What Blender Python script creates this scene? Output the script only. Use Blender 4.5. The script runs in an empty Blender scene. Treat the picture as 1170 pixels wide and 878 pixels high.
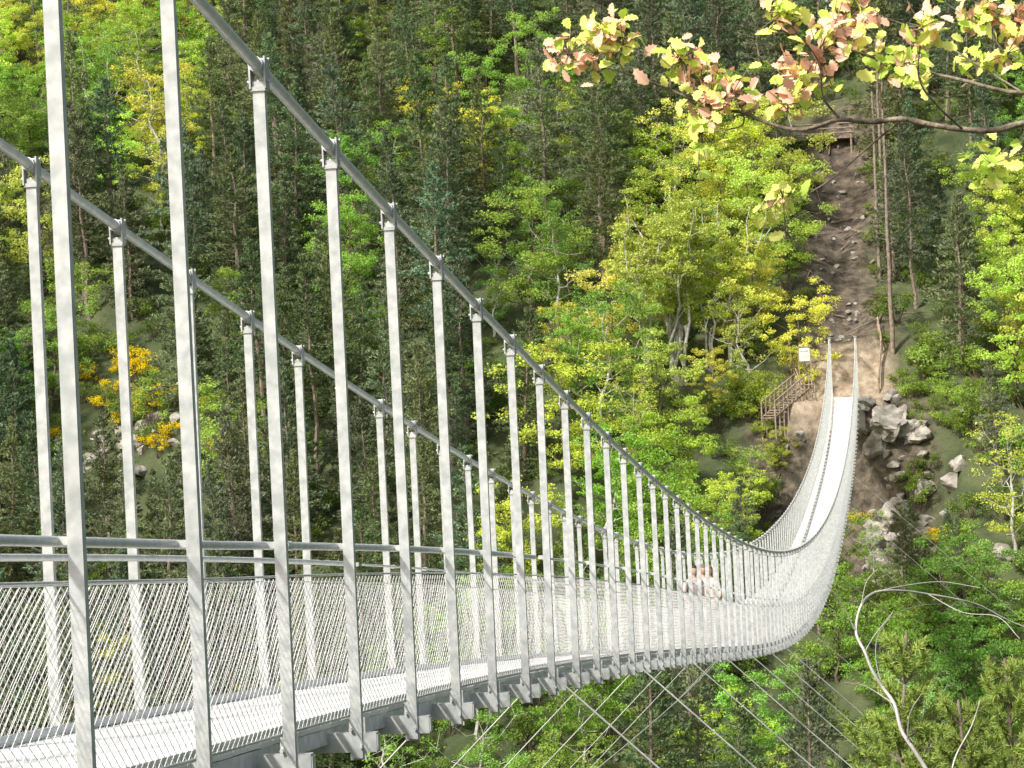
import bpy, math, time, bmesh
import numpy as np
from mathutils import Vector, Matrix, noise
rng=np.random.default_rng(11)
sc=bpy.context.scene
COL=sc.collection
# ------------------------------------------------------------------ survey frame
F=3000.0; TH=math.atan(0.047); PHI=math.atan(447/3000.); PIT=math.atan(36/3000.)
FW=np.array([-math.sin(PHI)*math.cos(PIT),math.cos(PHI)*math.cos(PIT),math.sin(PIT)])
RT=np.array([math.cos(PHI),math.sin(PHI),0.0]); UP=np.cross(RT,FW)
XI=math.cos(TH)*RT-math.sin(TH)*UP; YI=math.sin(TH)*RT+math.cos(TH)*UP
def survey(x,y,D):
    return D*(FW+(x-585)/F*XI-(y-439)/F*YI)
# ------------------------------------------------------------------ materials
def newmat(name):
    m=bpy.data.materials.new(name); m.use_nodes=True
    nt=m.node_tree; nt.nodes.clear()
    out=nt.nodes.new('ShaderNodeOutputMaterial')
    return m,nt,out
def N(nt,t,**kw):
    n=nt.nodes.new(t)
    for k,v in kw.items(): setattr(n,k,v)
    return n
def noisy(name,c1,c2,scale=4,rough=.6,metal=0,bump=0,detail=6,lo=.35,hi=.65,coord='Object'):
    m,nt,out=newmat(name)
    tc=N(nt,'ShaderNodeTexCoord'); nz=N(nt,'ShaderNodeTexNoise')
    nz.inputs['Scale'].default_value=scale; nz.inputs['Detail'].default_value=detail
    nt.links.new(tc.outputs[coord],nz.inputs['Vector'])
    cr=N(nt,'ShaderNodeValToRGB'); cr.color_ramp.elements[0].color=(*c1,1); cr.color_ramp.elements[1].color=(*c2,1)
    cr.color_ramp.elements[0].position=lo; cr.color_ramp.elements[1].position=hi
    nt.links.new(nz.outputs['Fac'],cr.inputs['Fac'])
    b=N(nt,'ShaderNodeBsdfPrincipled'); b.inputs['Roughness'].default_value=rough; b.inputs['Metallic'].default_value=metal
    nt.links.new(cr.outputs['Color'],b.inputs['Base Color'])
    if bump:
        bp=N(nt,'ShaderNodeBump'); bp.inputs['Strength'].default_value=bump; bp.inputs['Distance'].default_value=.05
        nt.links.new(nz.outputs['Fac'],bp.inputs['Height']); nt.links.new(bp.outputs['Normal'],b.inputs['Normal'])
    nt.links.new(b.outputs[0],out.inputs[0])
    return m
def leafmat(name,color=None,trans=.4,var=.45,nscale=.7,tint=(1.15,1.1,.7)):
    m,nt,out=newmat(name)
    if color is None:
        oi=N(nt,'ShaderNodeObjectInfo'); base=oi.outputs['Color']
    else:
        rgb=N(nt,'ShaderNodeRGB'); rgb.outputs[0].default_value=(*color,1); base=rgb.outputs[0]
    geo=N(nt,'ShaderNodeNewGeometry'); tc=N(nt,'ShaderNodeTexCoord')
    nz=N(nt,'ShaderNodeTexNoise'); nz.inputs['Scale'].default_value=nscale; nz.inputs['Detail'].default_value=1
    nt.links.new(tc.outputs['Object'],nz.inputs['Vector'])
    ad=N(nt,'ShaderNodeMath',operation='ADD'); nt.links.new(nz.outputs['Fac'],ad.inputs[0])
    mu=N(nt,'ShaderNodeMath',operation='MULTIPLY'); mu.inputs[1].default_value=.6
    nt.links.new(geo.outputs['Random Per Island'],mu.inputs[0]); nt.links.new(mu.outputs[0],ad.inputs[1])
    mr=N(nt,'ShaderNodeMapRange'); mr.inputs['From Min'].default_value=.35; mr.inputs['From Max'].default_value=1.25
    mr.inputs['To Min'].default_value=1-var; mr.inputs['To Max'].default_value=1+var
    nt.links.new(ad.outputs[0],mr.inputs['Value'])
    vm=N(nt,'ShaderNodeVectorMath',operation='SCALE'); nt.links.new(base,vm.inputs[0]); nt.links.new(mr.outputs[0],vm.inputs['Scale'])
    df=N(nt,'ShaderNodeBsdfDiffuse')
    nt.links.new(vm.outputs[0],df.inputs['Color'])
    tm=N(nt,'ShaderNodeVectorMath',operation='MULTIPLY'); tm.inputs[1].default_value=tint; nt.links.new(vm.outputs[0],tm.inputs[0])
    tl=N(nt,'ShaderNodeBsdfTranslucent'); nt.links.new(tm.outputs[0],tl.inputs['Color'])
    mx=N(nt,'ShaderNodeMixShader'); mx.inputs[0].default_value=trans
    nt.links.new(df.outputs[0],mx.inputs[1]); nt.links.new(tl.outputs[0],mx.inputs[2]); nt.links.new(mx.outputs[0],out.inputs[0])
    return m
M_galv=noisy('galvanised_steel',(.42,.455,.455),(.63,.65,.645),scale=15,rough=.38,metal=.22,detail=10)
M_galvd=noisy('galvanised_steel_dull',(.40,.42,.415),(.58,.60,.58),scale=9,rough=.5,metal=.15)
M_wire=noisy('mesh_wire',(.78,.78,.76),(.86,.86,.84),scale=3,rough=.5,metal=.0)
M_guy=noisy('guy_wire',(.5,.5,.48),(.66,.66,.63),scale=3,rough=.45,metal=.1)
M_cable=noisy('cable_steel',(.56,.58,.55),(.72,.73,.70),scale=14,rough=.4,metal=.1)
M_bark=noisy('bark',(.08,.06,.04),(.20,.16,.12),scale=6,rough=.95,bump=.5)
M_oakbark=noisy('oak_bark',(.12,.095,.065),(.32,.27,.20),scale=30,rough=.9,bump=.5)
M_pinebark=noisy('pine_bark',(.15,.11,.09),(.30,.25,.20),scale=5,rough=.95,bump=.5)
M_birch=noisy('birch_bark',(.34,.33,.30),(.64,.62,.58),scale=7,rough=.8)
M_leaf=leafmat('leaf',trans=.45,var=.38)
M_needle=leafmat('needle',trans=.25,var=.45,tint=(1.1,1.1,.85))
M_wood=noisy('weathered_wood',(.20,.15,.11),(.40,.32,.24),scale=8,rough=.85,bump=.3)
M_rock=noisy('rock',(.17,.155,.135),(.46,.43,.38),scale=1.7,rough=.9,bump=1.0,lo=.32,hi=.68,detail=12)
M_conc=noisy('concrete',(.38,.36,.33),(.5,.48,.45),scale=3,rough=.9,bump=.1)
M_white=noisy('white_board',(.70,.72,.70),(.80,.80,.78),scale=3,rough=.4)
M_dark=noisy('dark_steel',(.05,.05,.05),(.10,.10,.10),scale=3,rough=.5)
# ------------------------------------------------------------------ mesh building
class B:
    def __init__(s): s.v=[];s.n=0;s.l=[];s.k=[];s.m=[]
    def add(s,v,f,mat=0):
        v=np.asarray(v,dtype=np.float64).reshape(-1,3); f=np.asarray(f,dtype=np.int64)
        s.v.append(v); s.l.append((f+s.n).ravel()); s.k.append(np.full(len(f),f.shape[1])); s.m.append(np.full(len(f),mat)); s.n+=len(v)
    def tube(s,P,R,sides=6,mat=0,cap=True):
        P=np.asarray(P,float); n=len(P); R=np.broadcast_to(np.asarray(R,float),(n,))
        T=np.gradient(P,axis=0); T/=np.linalg.norm(T,axis=1)[:,None]+1e-9
        ref=np.array([0,0,1.]) if abs(T[:,2]).mean()<.8 else np.array([1.,0,0])
        A=np.cross(T,ref); A/=np.linalg.norm(A,axis=1)[:,None]+1e-9; C=np.cross(T,A)
        a=np.linspace(0,2*np.pi,sides,endpoint=False)
        V=P[:,None]+R[:,None,None]*(np.cos(a)[None,:,None]*A[:,None]+np.sin(a)[None,:,None]*C[:,None])
        i=np.arange(n-1)[:,None]*sides; j=np.arange(sides)[None]; j2=(j+1)%sides
        Fc=np.stack([i+j,i+j2,i+sides+j2,i+sides+j],-1).reshape(-1,4)
        s.add(V,Fc,mat)
        if cap:
            s.add(V[0],[list(range(sides))[::-1]],mat); s.add(V[-1],[list(range(sides))],mat)
    def bar(s,p0,p1,w,h,mat=0,side=(1,0,0)):
        p0=np.asarray(p0,float);p1=np.asarray(p1,float); t=p1-p0; t/=np.linalg.norm(t)
        sd=np.asarray(side,float); sd=sd-t*np.dot(sd,t); sd/=np.linalg.norm(sd); u=np.cross(t,sd)
        V=[p+sd*w/2*a+u*h/2*b for p in (p0,p1) for a,b in((-1,-1),(1,-1),(1,1),(-1,1))]
        s.add(V,[[0,3,2,1],[4,5,6,7],[0,1,5,4],[1,2,6,5],[2,3,7,6],[3,0,4,7]],mat)
    def box(s,c,d,mat=0):
        c=np.asarray(c,float); s.bar(c-[0,0,d[2]/2],c+[0,0,d[2]/2],d[0],d[1],mat)
    def extr(s,prof,p0,p1,mat=0):
        prof=np.asarray(prof,float);n=len(prof); o=np.c_[prof,np.zeros(n)]
        V=np.r_[o+p0,o+p1]; f=[[i,(i+1)%n,n+(i+1)%n,n+i] for i in range(n)]
        s.add(V,f,mat)
    def make(s,name,mats,parent=None,smooth=False,link=True):
        me=bpy.data.meshes.new(name)
        V=np.concatenate(s.v);L=np.concatenate(s.l);K=np.concatenate(s.k);Mi=np.concatenate(s.m)
        me.vertices.add(len(V)); me.vertices.foreach_set('co',V.ravel().astype(np.float32))
        me.loops.add(len(L)); me.loops.foreach_set('vertex_index',L.astype(np.int32))
        me.polygons.add(len(K)); st=np.concatenate([[0],np.cumsum(K)[:-1]]); me.polygons.foreach_set('loop_start',st.astype(np.int32))
        me.polygons.foreach_set('material_index',Mi.astype(np.int32))
        me.polygons.foreach_set('use_smooth',np.full(len(K),smooth))
        for m in mats: me.materials.append(m)
        me.update(calc_edges=True); me.validate()
        if not link: return me
        o=bpy.data.objects.new(name,me); COL.objects.link(o)
        if parent: o.parent=parent
        return o
def empty(name,parent=None):
    e=bpy.data.objects.new(name,None); COL.objects.link(e); e.empty_display_size=.3
    if parent: e.parent=parent
    return e
def inst(me,name,loc,rz=0,s=(1,1,1),color=None,parent=None,tilt=(0,0)):
    o=bpy.data.objects.new(name,me); COL.objects.link(o)
    o.location=loc; o.rotation_euler=(tilt[0],tilt[1],rz); o.scale=s
    if color is not None: o.color=(*color,1)
    if parent: o.parent=parent
    return o
def sstep(a,b,x):
    t=np.clip((x-a)/(b-a),0,1); return t*t*(3-2*t)
# ------------------------------------------------------------------ bridge curves
A_=2.885; W_=1.62; XN=-A_; XF=-A_-W_; XC=(XN+XF)/2
dD=np.array([8.5,12.2,13.35,15.2,18.4,19.7,25.6,33,44.9,60.5,80.7,109,134,154,165]); dz=np.array([-1.415,-1.64,-1.711,-1.83,-2.04,-2.11,-2.49,-3.2,-4.40,-5.60,-6.49,-5.9,-4.6,-2.23,-.4])
cD=np.array([11.19,12.38,13.74,15.33,16.76,18.26,19.8,21.25,24.2,27.2,31.5,37,46.4,62.6,88.5,123,152,167.]); cz=np.array([1.83,1.70,1.44,1.26,1.03,.78,.56,.34,-.06,-.42,-.96,-1.54,-2.43,-3.54,-4.17,-2.98,.34,3.85])
wd_=1/np.sqrt(dD); wd_[:6]*=1.6; wd_[-1]*=2.5; wc_=1/np.sqrt(cD); wc_[-1]*=6; wc_[-2]*=2
pd_=np.polyfit(dD-.43,dz*.989,6,w=wd_); pc_=np.polyfit(cD-.43,cz*.989,6,w=wc_)
def zd(Y):
    Y=np.asarray(Y,float); z=np.polyval(pd_,Y); s=(np.polyval(pd_,17.)-np.polyval(pd_,11.))/6
    return np.where(Y<11,np.polyval(pd_,11.)+s*(Y-11),z)
def zc(Y):
    Y=np.asarray(Y,float); z=np.polyval(pc_,Y); s=(np.polyval(pc_,15.)-np.polyval(pc_,11.))/4
    return np.where(Y<11,np.polyval(pc_,11.)+s*(Y-11),z)
DT=.155   # deck top above beam soffit
YE=166.0; ZE=float(zd(YE))+DT-.02
# ------------------------------------------------------------------ terrain
def hgt(X,Y):
    X=np.asarray(X,float);Y=np.asarray(Y,float)
    zn=np.minimum(-1.62,-1.62-.52*(Y-1.8))
    zf=np.where(Y<170,ZE+.0+.72*(Y-169),ZE+.72+.64*(Y-170))
    n=1.1*np.sin(X*.11+1.3)*np.cos(Y*.09)+.6*np.sin(X*.27+Y*.19)+.35*np.sin(X*.6-Y*.43+2)+.2*np.sin(X*1.1+Y*.9)
    zf=zf+n*sstep(110,130,Y)*(1-.8*np.exp(-((X+3.7)/8)**2)*np.exp(-((Y-170)/14)**2))
    z=np.maximum(np.maximum(zn,zf),-42+.3*np.sin(X*.2)*np.cos(Y*.3))
    mx=sstep(-8.5,-7.0,X)*(1-sstep(-.8,.4,X)); mc=sstep(-10.5,-8.5,X)*(1-sstep(1.5,3.5,X))
    pm=mx*sstep(165.4,166.4,Y)*(1-sstep(170.5,173,Y))
    cut=mc*sstep(148,160,Y)*(1-sstep(164.2,166.0,Y))
    z=z-4.5*cut
    z=z*(1-pm)+pm*(ZE-.06)
    z=z-.9*np.exp(-((X+4.0)/2.3)**2)*sstep(174,178,Y)*(1-sstep(196,201,Y))
    return z
gy=np.r_[np.arange(-60,120,3.0),np.arange(120,230,.8),np.arange(230,420,3.)]
gx=np.unique(np.round(np.r_[np.arange(-170,-45,4.),np.arange(-45,30,.7),np.arange(30,151,4.)],3))
GX,GY=np.meshgrid(gx,gy); GZ=hgt(GX,GY)
rr=np.array([[noise.noise(Vector((a*.5,b_*.5,0))) for a,b_ in zip(ra,rb)] for ra,rb in zip(GX,GY)])
GZ=GZ+rr*.45*sstep(150,172,GY)*(1-sstep(-8,-7,GX)*(1-sstep(-1.5,-.5,GX))*sstep(164,165.5,GY)*(1-sstep(171,173,GY)))
nx,ny=len(gx),len(gy)
tb=B(); ii=(np.arange(ny-1)[:,None]*nx+np.arange(nx-1)[None]).ravel()
tb.add(np.stack([GX,GY,GZ],-1).reshape(-1,3),np.stack([ii,ii+1,ii+nx+1,ii+nx],-1))
m,nt,out=newmat('hillside_ground')
tc=N(nt,'ShaderNodeTexCoord'); nz=N(nt,'ShaderNodeTexNoise'); nz.inputs['Scale'].default_value=.5; nz.inputs['Detail'].default_value=9
nz2=N(nt,'ShaderNodeTexNoise'); nz2.inputs['Scale'].default_value=1.5; nz2.inputs['Detail'].default_value=10; nz2.inputs['Roughness'].default_value=.65
nt.links.new(tc.outputs['Object'],nz.inputs['Vector']); nt.links.new(tc.outputs['Object'],nz2.inputs['Vector'])
cr=N(nt,'ShaderNodeValToRGB'); cr.color_ramp.elements[0].color=(.035,.055,.02,1); cr.color_ramp.elements[1].color=(.10,.12,.05,1)
cr.color_ramp.elements[0].position=.35; cr.color_ramp.elements[1].position=.65
nt.links.new(nz.outputs['Fac'],cr.inputs['Fac'])
cr2=N(nt,'ShaderNodeValToRGB'); cr2.color_ramp.elements[0].color=(.045,.038,.030,1); cr2.color_ramp.elements[1].color=(.21,.165,.125,1)
cr2.color_ramp.elements[0].position=.38; cr2.color_ramp.elements[1].position=.66
nt.links.new(nz2.outputs['Fac'],cr2.inputs['Fac'])
at=N(nt,'ShaderNodeAttribute',attribute_name='dirt'); at2=N(nt,'ShaderNodeAttribute',attribute_name='sand')
mx=N(nt,'ShaderNodeMix',data_type='RGBA'); nt.links.new(at.outputs['Fac'],mx.inputs['Factor']); nt.links.new(cr.outputs[0],mx.inputs['A']); nt.links.new(cr2.outputs[0],mx.inputs['B'])
crs=N(nt,'ShaderNodeValToRGB'); crs.color_ramp.elements[0].color=(.26,.20,.14,1); crs.color_ramp.elements[1].color=(.44,.36,.27,1)
crs.color_ramp.elements[0].position=.4; crs.color_ramp.elements[1].position=.6; nt.links.new(nz2.outputs['Fac'],crs.inputs['Fac'])
mx2=N(nt,'ShaderNodeMix',data_type='RGBA'); nt.links.new(at2.outputs['Fac'],mx2.inputs['Factor']); nt.links.new(mx.outputs['Result'],mx2.inputs['A']); nt.links.new(crs.outputs[0],mx2.inputs['B'])
b=N(nt,'ShaderNodeBsdfPrincipled'); b.inputs['Roughness'].default_value=.95; nt.links.new(mx2.outputs['Result'],b.inputs['Base Color'])
bp=N(nt,'ShaderNodeBump'); bp.inputs['Strength'].default_value=.9; bp.inputs['Distance'].default_value=.35; nt.links.new(nz2.outputs['Fac'],bp.inputs['Height']); nt.links.new(bp.outputs[0],b.inputs['Normal'])
nt.links.new(b.outputs[0],out.inputs[0])
ter=tb.make('hillside_terrain',[m],smooth=True)
wob=.8*np.sin(GY*.35)+.5*np.sin(GX*.9+GY*.7)
dirt=np.exp(-((GX+3.9+.6*wob)/3.3)**4)*sstep(166,170,GY)*(1-sstep(200,205,GY))
dirt=np.maximum(dirt,sstep(-10,-8,GX+wob)*(1-sstep(1,3,GX+wob))*sstep(156,159,GY+wob)*(1-sstep(168,172,GY+wob))*.9)
sand=sstep(-7.5,-6.5,GX+.4*wob)*(1-sstep(-1.4,-.4,GX+.4*wob))*sstep(165.9,166.4,GY)*(1-sstep(173,175,GY+wob))
sand=np.maximum(sand, np.where(GY<1.6,.6,0))
for nm,ar in(('dirt',dirt),('sand',sand)):
    a=ter.data.attributes.new(nm,'FLOAT','POINT'); a.data.foreach_set('value',ar.ravel().astype(np.float32))
rb=B(); rb.add([[-170,72,-41.2],[150,72,-41.2],[150,116,-41.2],[-170,116,-41.2]],[[0,1,2,3]])
rb.make('river_water',[noisy('river_water',(.02,.035,.025),(.05,.07,.05),scale=.3,rough=.12,bump=.3)])

# ------------------------------------------------------------------ suspension bridge
bridge=empty('suspension_footbridge')
Yh=8.84+1.5*np.arange(-4,106); Yh=Yh[Yh<165.5]
cb=B(); Yl=np.linspace(-1,YE+.6,420)
for x in (XN,XF):
    P=np.stack([np.full_like(Yl,x),Yl,zc(Yl)],-1); cb.tube(P,.028,10)
    cb.tube([[x,-1,float(zc(-1))],[x-.2*np.sign(x-XC),-9,-1.4]],.029,10)
    ye=YE+.6; cb.tube([[x,ye,float(zc(ye))],[x,ye+7,float(hgt(x,ye+7))-.2]],.02,8)
cb.make('main_cables',[M_cable],bridge,smooth=True)
hb=B(); kb=B()
for x in (XN,XF):
    sg=1 if x==XN else -1
    for y in Yh:
        zb=float(zd(y))-.03; zt=float(zc(y))-.02
        w,d,t=.056,.042,.007
        near=y<45
        if near:
            prof=[(-w/2,0),(w/2,0),(w/2,d),(w/2-t,d),(w/2-t,t),(-w/2+t,t),(-w/2+t,d),(-w/2,d)]
            lx=rng.normal(0,.006)
            hb.extr(np.array(prof),np.array([x+lx,y+rng.normal(0,.006),zb]),np.array([x,y,zt-.05]))
            s=float(zc(y+.1)-zc(y-.1))/.2
            for o in(-.036,.036): kb.box((x+o,y+.02,zt-.01),(.008,.075,.15))
            kb.box((x,y+.02,zt-.085),(.07,.06,.02))
            kb.tube([[x,y-.045,zt+.02-.045*s],[x,y+.085,zt+.02+.085*s]],.036,10)
            kb.tube([[x-.055,y+.02,zt-.05],[x+.055,y+.02,zt-.05]],.009,6)
            kb.tube([[x-.052,y+.02,zt+.052],[x+.052,y+.02,zt+.052]],.008,6)
            kb.box((x,y+.02,zb+.10),(.085,.012,.22)); kb.tube([[x-.03,y-.02,zb+.15],[x-.03,y+.07,zb+.15]],.01,6); kb.tube([[x+.02,y-.02,zb+.06],[x+.02,y+.07,zb+.06]],.01,6)
            kb.bar((x-sg*.01,y+.02,zb+1.10),(x-sg*.075,y+.02,zb+1.10),.03,.03,side=(0,1,0))
        else:
            hb.box((x,y,(zb+zt)/2),(.052,.042,zt-zb)); kb.box((x,y,zt),(.07,.08,.13))
hb.make('hanger_posts',[M_galv],bridge); kb.make('cable_clamps',[M_galvd],bridge)
bb=B()
for y in Yh:
    z=float(zd(y)); x0,x1=XN+.10,XF-.10
    if y<50:
        bb.bar((x0,y+.015,z+.05),(x1,y+.015,z+.05),.008,.10,side=(0,1,0))
        for zz in(.004,.096): bb.bar((x0,y+.045,z+zz),(x1,y+.045,z+zz),.06,.008,side=(0,1,0))
        bb.box((x0+.004,y+.045,z+.05),(.006,.062,.08))
        bb.bar((XN-.05,y+.05,z+.02),(XF+.05,y+1.5,float(zd(y+1.5))+.02),.02,.02)
    else: bb.bar((x0,y,z+.05),(x1,y,z+.05),.07,.10,side=(0,1,0))
bb.make('cross_beams',[M_galv],bridge)
db=B(); xe0,xe1=XN-.16,XF+.16
Yd=np.arange(1.2,YE+.01,.5)
for x in (xe0-.02,(xe0+xe1)/2,xe1+.02):
    for a,c in zip(Yd[:-1],Yd[1:]):
        db.bar((x,a,float(zd(a))+.085),(x,c,float(zd(c))+.085),.045,.08,1)
for x in (xe0+.012,xe1-.012):
    for a,c in zip(Yd[:-1],Yd[1:]):
        db.bar((x,a,float(zd(a))+DT+.028),(x,c,float(zd(c))+DT+.028),.008,.05,1)
y=1.2
while y<YE:
    g=.25 if y<60 else 1.0
    y1=y+g-.006; dzr=rng.normal(0,.0015)
    z0=float(zd(y))+DT+dzr; z1=float(zd(y1))+DT+dzr
    db.add([[xe0,y,z0],[xe1,y,z0],[xe1,y1,z1],[xe0,y1,z1],[xe0,y,z0-.028],[xe1,y,z0-.028],[xe1,y1,z1-.028],[xe0,y1,z1-.028]],
        [[3,2,1,0],[4,5,6,7],[0,1,5,4],[1,2,6,5],[2,3,7,6],[3,0,4,7]],0)
    y+=g
M_deck=noisy('deck_panels',(.68,.69,.68),(.82,.82,.81),scale=1.7,rough=.55,metal=.0,lo=.3,hi=.7)
db.make('deck',[M_deck,M_galv],bridge)
rb=B(); Yr=np.linspace(1.2,YE,400)
for x,sg in((XN,-1),(XF,1)):
    xr=x+sg*.075
    P=np.stack([np.full_like(Yr,xr),Yr,zd(Yr)+1.07],-1)
    rb.tube(P[Yr<=21],.020,10); rb.tube(P[Yr>=20.7],.011,6)
    for off,r in((.925,.006),(.19,.006)):
        Q=P.copy();Q[:,2]=zd(Yr)+off;Q[:,0]=x+sg*.055; rb.tube(Q,r,5)
    for yj in np.arange(6.3,21,6):
        rb.tube([[xr,yj-.06,float(zd(yj-.06))+1.07],[xr,yj+.06,float(zd(yj+.06))+1.07]],.025,10)
rb.make('handrails',[M_cable],bridge,smooth=True)
nb=B()
def net(xw,ya,yb,c,h,r):
    yn=np.arange(ya,yb,c); mm=int(round(.74/h)); j=np.arange(mm+1)
    sgn=np.where((np.arange(len(yn))[:,None]*0+j[None])%2==0,1,-1)
    Yp=yn[:,None]+sgn*c*.5*.98*np.where(np.arange(len(yn))[:,None]%2==0,1,-1)
    Z=zd(Yp)+.185+ j[None]*h
    X=np.full_like(Yp,xw)+.004*np.sin(Yp*3)+ .014*np.sin(Yp*1.3)*np.sin(np.pi*j/mm)[None]
    Z=Z+.008*np.sin(Yp*2.1+1)*np.sin(np.pi*j/mm)[None]
    P=np.stack([X,Yp,Z],-1)
    a=np.array([0,2*np.pi/3,4*np.pi/3]); off=np.stack([np.cos(a),np.sin(a),0*a],-1)*r
    V=P[:,:,None]+off[None,None]
    nw=len(yn); base=(np.arange(nw)[:,None]*(mm+1)+np.arange(mm)[None])[:,:,None]*3; k=np.arange(3)[None,None]; k2=(k+1)%3
    Fc=np.stack([base+k,base+k2,base+3+k2,base+3+k],-1).reshape(-1,4)
    nb.add(V,Fc)
for xw in (XN-.055,XF+.055):
    net(xw,2,24,.042,.028,.0018); net(xw,24,60,.050,.037,.0022); net(xw,60,YE-.5,.11,.074,.0050)
nb.make('mesh_netting',[M_wire],bridge)
tw=B()
for y,zb in((YE+.6,ZE-.3),(-1.0,-1.7)):
    for x in(XN,XF):
        zt=float(zc(y))+.12
        tw.bar((x,y,zb),(x,y,zt),.15,.12); tw.box((x,y,zt+.0),(.2,.2,.05)); tw.box((x,y,zb+.32),(.32,.32,.05))
tw.make('towers',[M_galvd],bridge)
ab=B()
ab.box((XC,YE+.6,ZE-1.1),(2.4,1.4,2.0)); ab.box((XC,0.0,-2.15),(3.2,2.6,1.0))
ab.make('abutments',[M_conc],bridge)
gb=B()
for x,sg in((XN+.1,1),(XF-.1,-1)):
    def wc(y):
        d=1.5+.0023*(y-85)**2; return np.array([x+sg*d,y,float(zd(y))-d*.95])
    ys=np.linspace(14,160,60); gb.tube([wc(y) for y in ys],.012,6)
    for k,y in enumerate(Yh):
        if y<16 or y>150 or k%(4 if y<60 else 9)!=0: continue
        p=np.array([x,y,float(zd(y))+.03]); q=wc(min(max(y+1.0,14),160))
        gb.tube([p,q],.009 if y<60 else .007,5,cap=False)
gb.make('wind_guy_cables',[M_guy],bridge,smooth=True)

# ------------------------------------------------------------------ vegetation generators
def leaves(b,C,size,wr,outward,rg,mat=1,upb=.7):
    n=len(C); nr=rg.normal(size=(n,3)); nr[:,2]+=upb; nr+=outward*.6; nr/=np.linalg.norm(nr,axis=1)[:,None]
    t=rg.normal(size=(n,3)); a=np.cross(nr,t); a/=np.linalg.norm(a,axis=1)[:,None]; c=np.cross(nr,a)
    s=size*rg.uniform(.6,1.3,n)[:,None]
    V=np.stack([C-a*s*.5,C+c*s*.5*wr,C+a*s*.5,C-c*s*.5*wr],1)
    b.add(V.reshape(-1,3),np.arange(4*n).reshape(-1,4),mat)
def limb(b,p0,p1,r0,r1,rg,mat=0,n=5,wig=.06,sides=5,sag=0):
    t=np.linspace(0,1,n)[:,None]; P=p0+(p1-p0)*t; L=np.linalg.norm(p1-p0)
    P[1:-1]+=rg.normal(size=(n-2,3))*L*wig; P[:,2]+=sag*L*np.sin(t[:,0]*np.pi)
    b.tube(P,r0+(r1-r0)*t[:,0],sides,mat,cap=False); return P
def deciduous(seed,H=9.,R=3.,leaf=.165,nl=120,base=.18,trunks=1,mat0=M_bark,clr=.62,crown=.40):
    rg=np.random.default_rng(seed); b=B(); cl=[]
    for tk in range(trunks):
        lean=rg.normal(size=2)*(.03 if trunks==1 else .13)*H
        top=np.array([lean[0],lean[1],H*rg.uniform(.82,.95)]); P=limb(b,np.array([rg.normal()*.1*(trunks>1),rg.normal()*.1*(trunks>1),-.6]),top,.017*H/(trunks**.4),.02,rg,0,9,.018,7)
        nlb=int(16/trunks**.5)
        for i in range(nlb):
            t=base+(.95-base)*(i+rg.random())/nlb; k=min(int(t*8),7); q=P[k]+(P[k+1]-P[k])*(t*8-k)
            env=R*np.sqrt(max(.08,1-((t-.58)/(crown+.08))**2))*rg.uniform(.6,1.15)/(trunks**.35)
            az=i*2.4+rg.uniform(-.5,.5); up=rg.uniform(.15,.75)+t*.3
            e=q+env*np.array([math.cos(az),math.sin(az),up])
            Q=limb(b,q,e,.008*H*(1.1-t),.015,rg,0,5,.06,4)
            cl.append((e,1.0))
            for s_ in range(4):
                qq=Q[rg.integers(1,5)]; d=rg.normal(size=3); d[2]=abs(d[2])*.7; d/=np.linalg.norm(d); ee=qq+d*env*rg.uniform(.25,.5)
                b.tube([qq,ee],[.018,.008],3,0,cap=False); cl.append((ee,rg.uniform(.6,1.)))
        cl.append((top,.7))
    Cs=[];O=[]
    ctr=np.array([0,0,H*.55])
    for c,s in cl:
        r=clr*s*R/3*rg.uniform(.75,1.25); m_=int(nl*s*rg.uniform(.5,1.3))
        d=rg.normal(size=(m_,3)); d/=np.linalg.norm(d,axis=1)[:,None]; rad=rg.random(m_)**.45
        p=c+d*rad[:,None]*r*np.array([1.15,1.15,.62]); Cs.append(p)
        o=(p-ctr); O.append(o/np.linalg.norm(o,axis=1)[:,None])
    leaves(b,np.concatenate(Cs),leaf,.7,np.concatenate(O),rg,1)
    return b.make('broadleaf_%d'%seed,[mat0,M_leaf],link=False)
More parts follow.
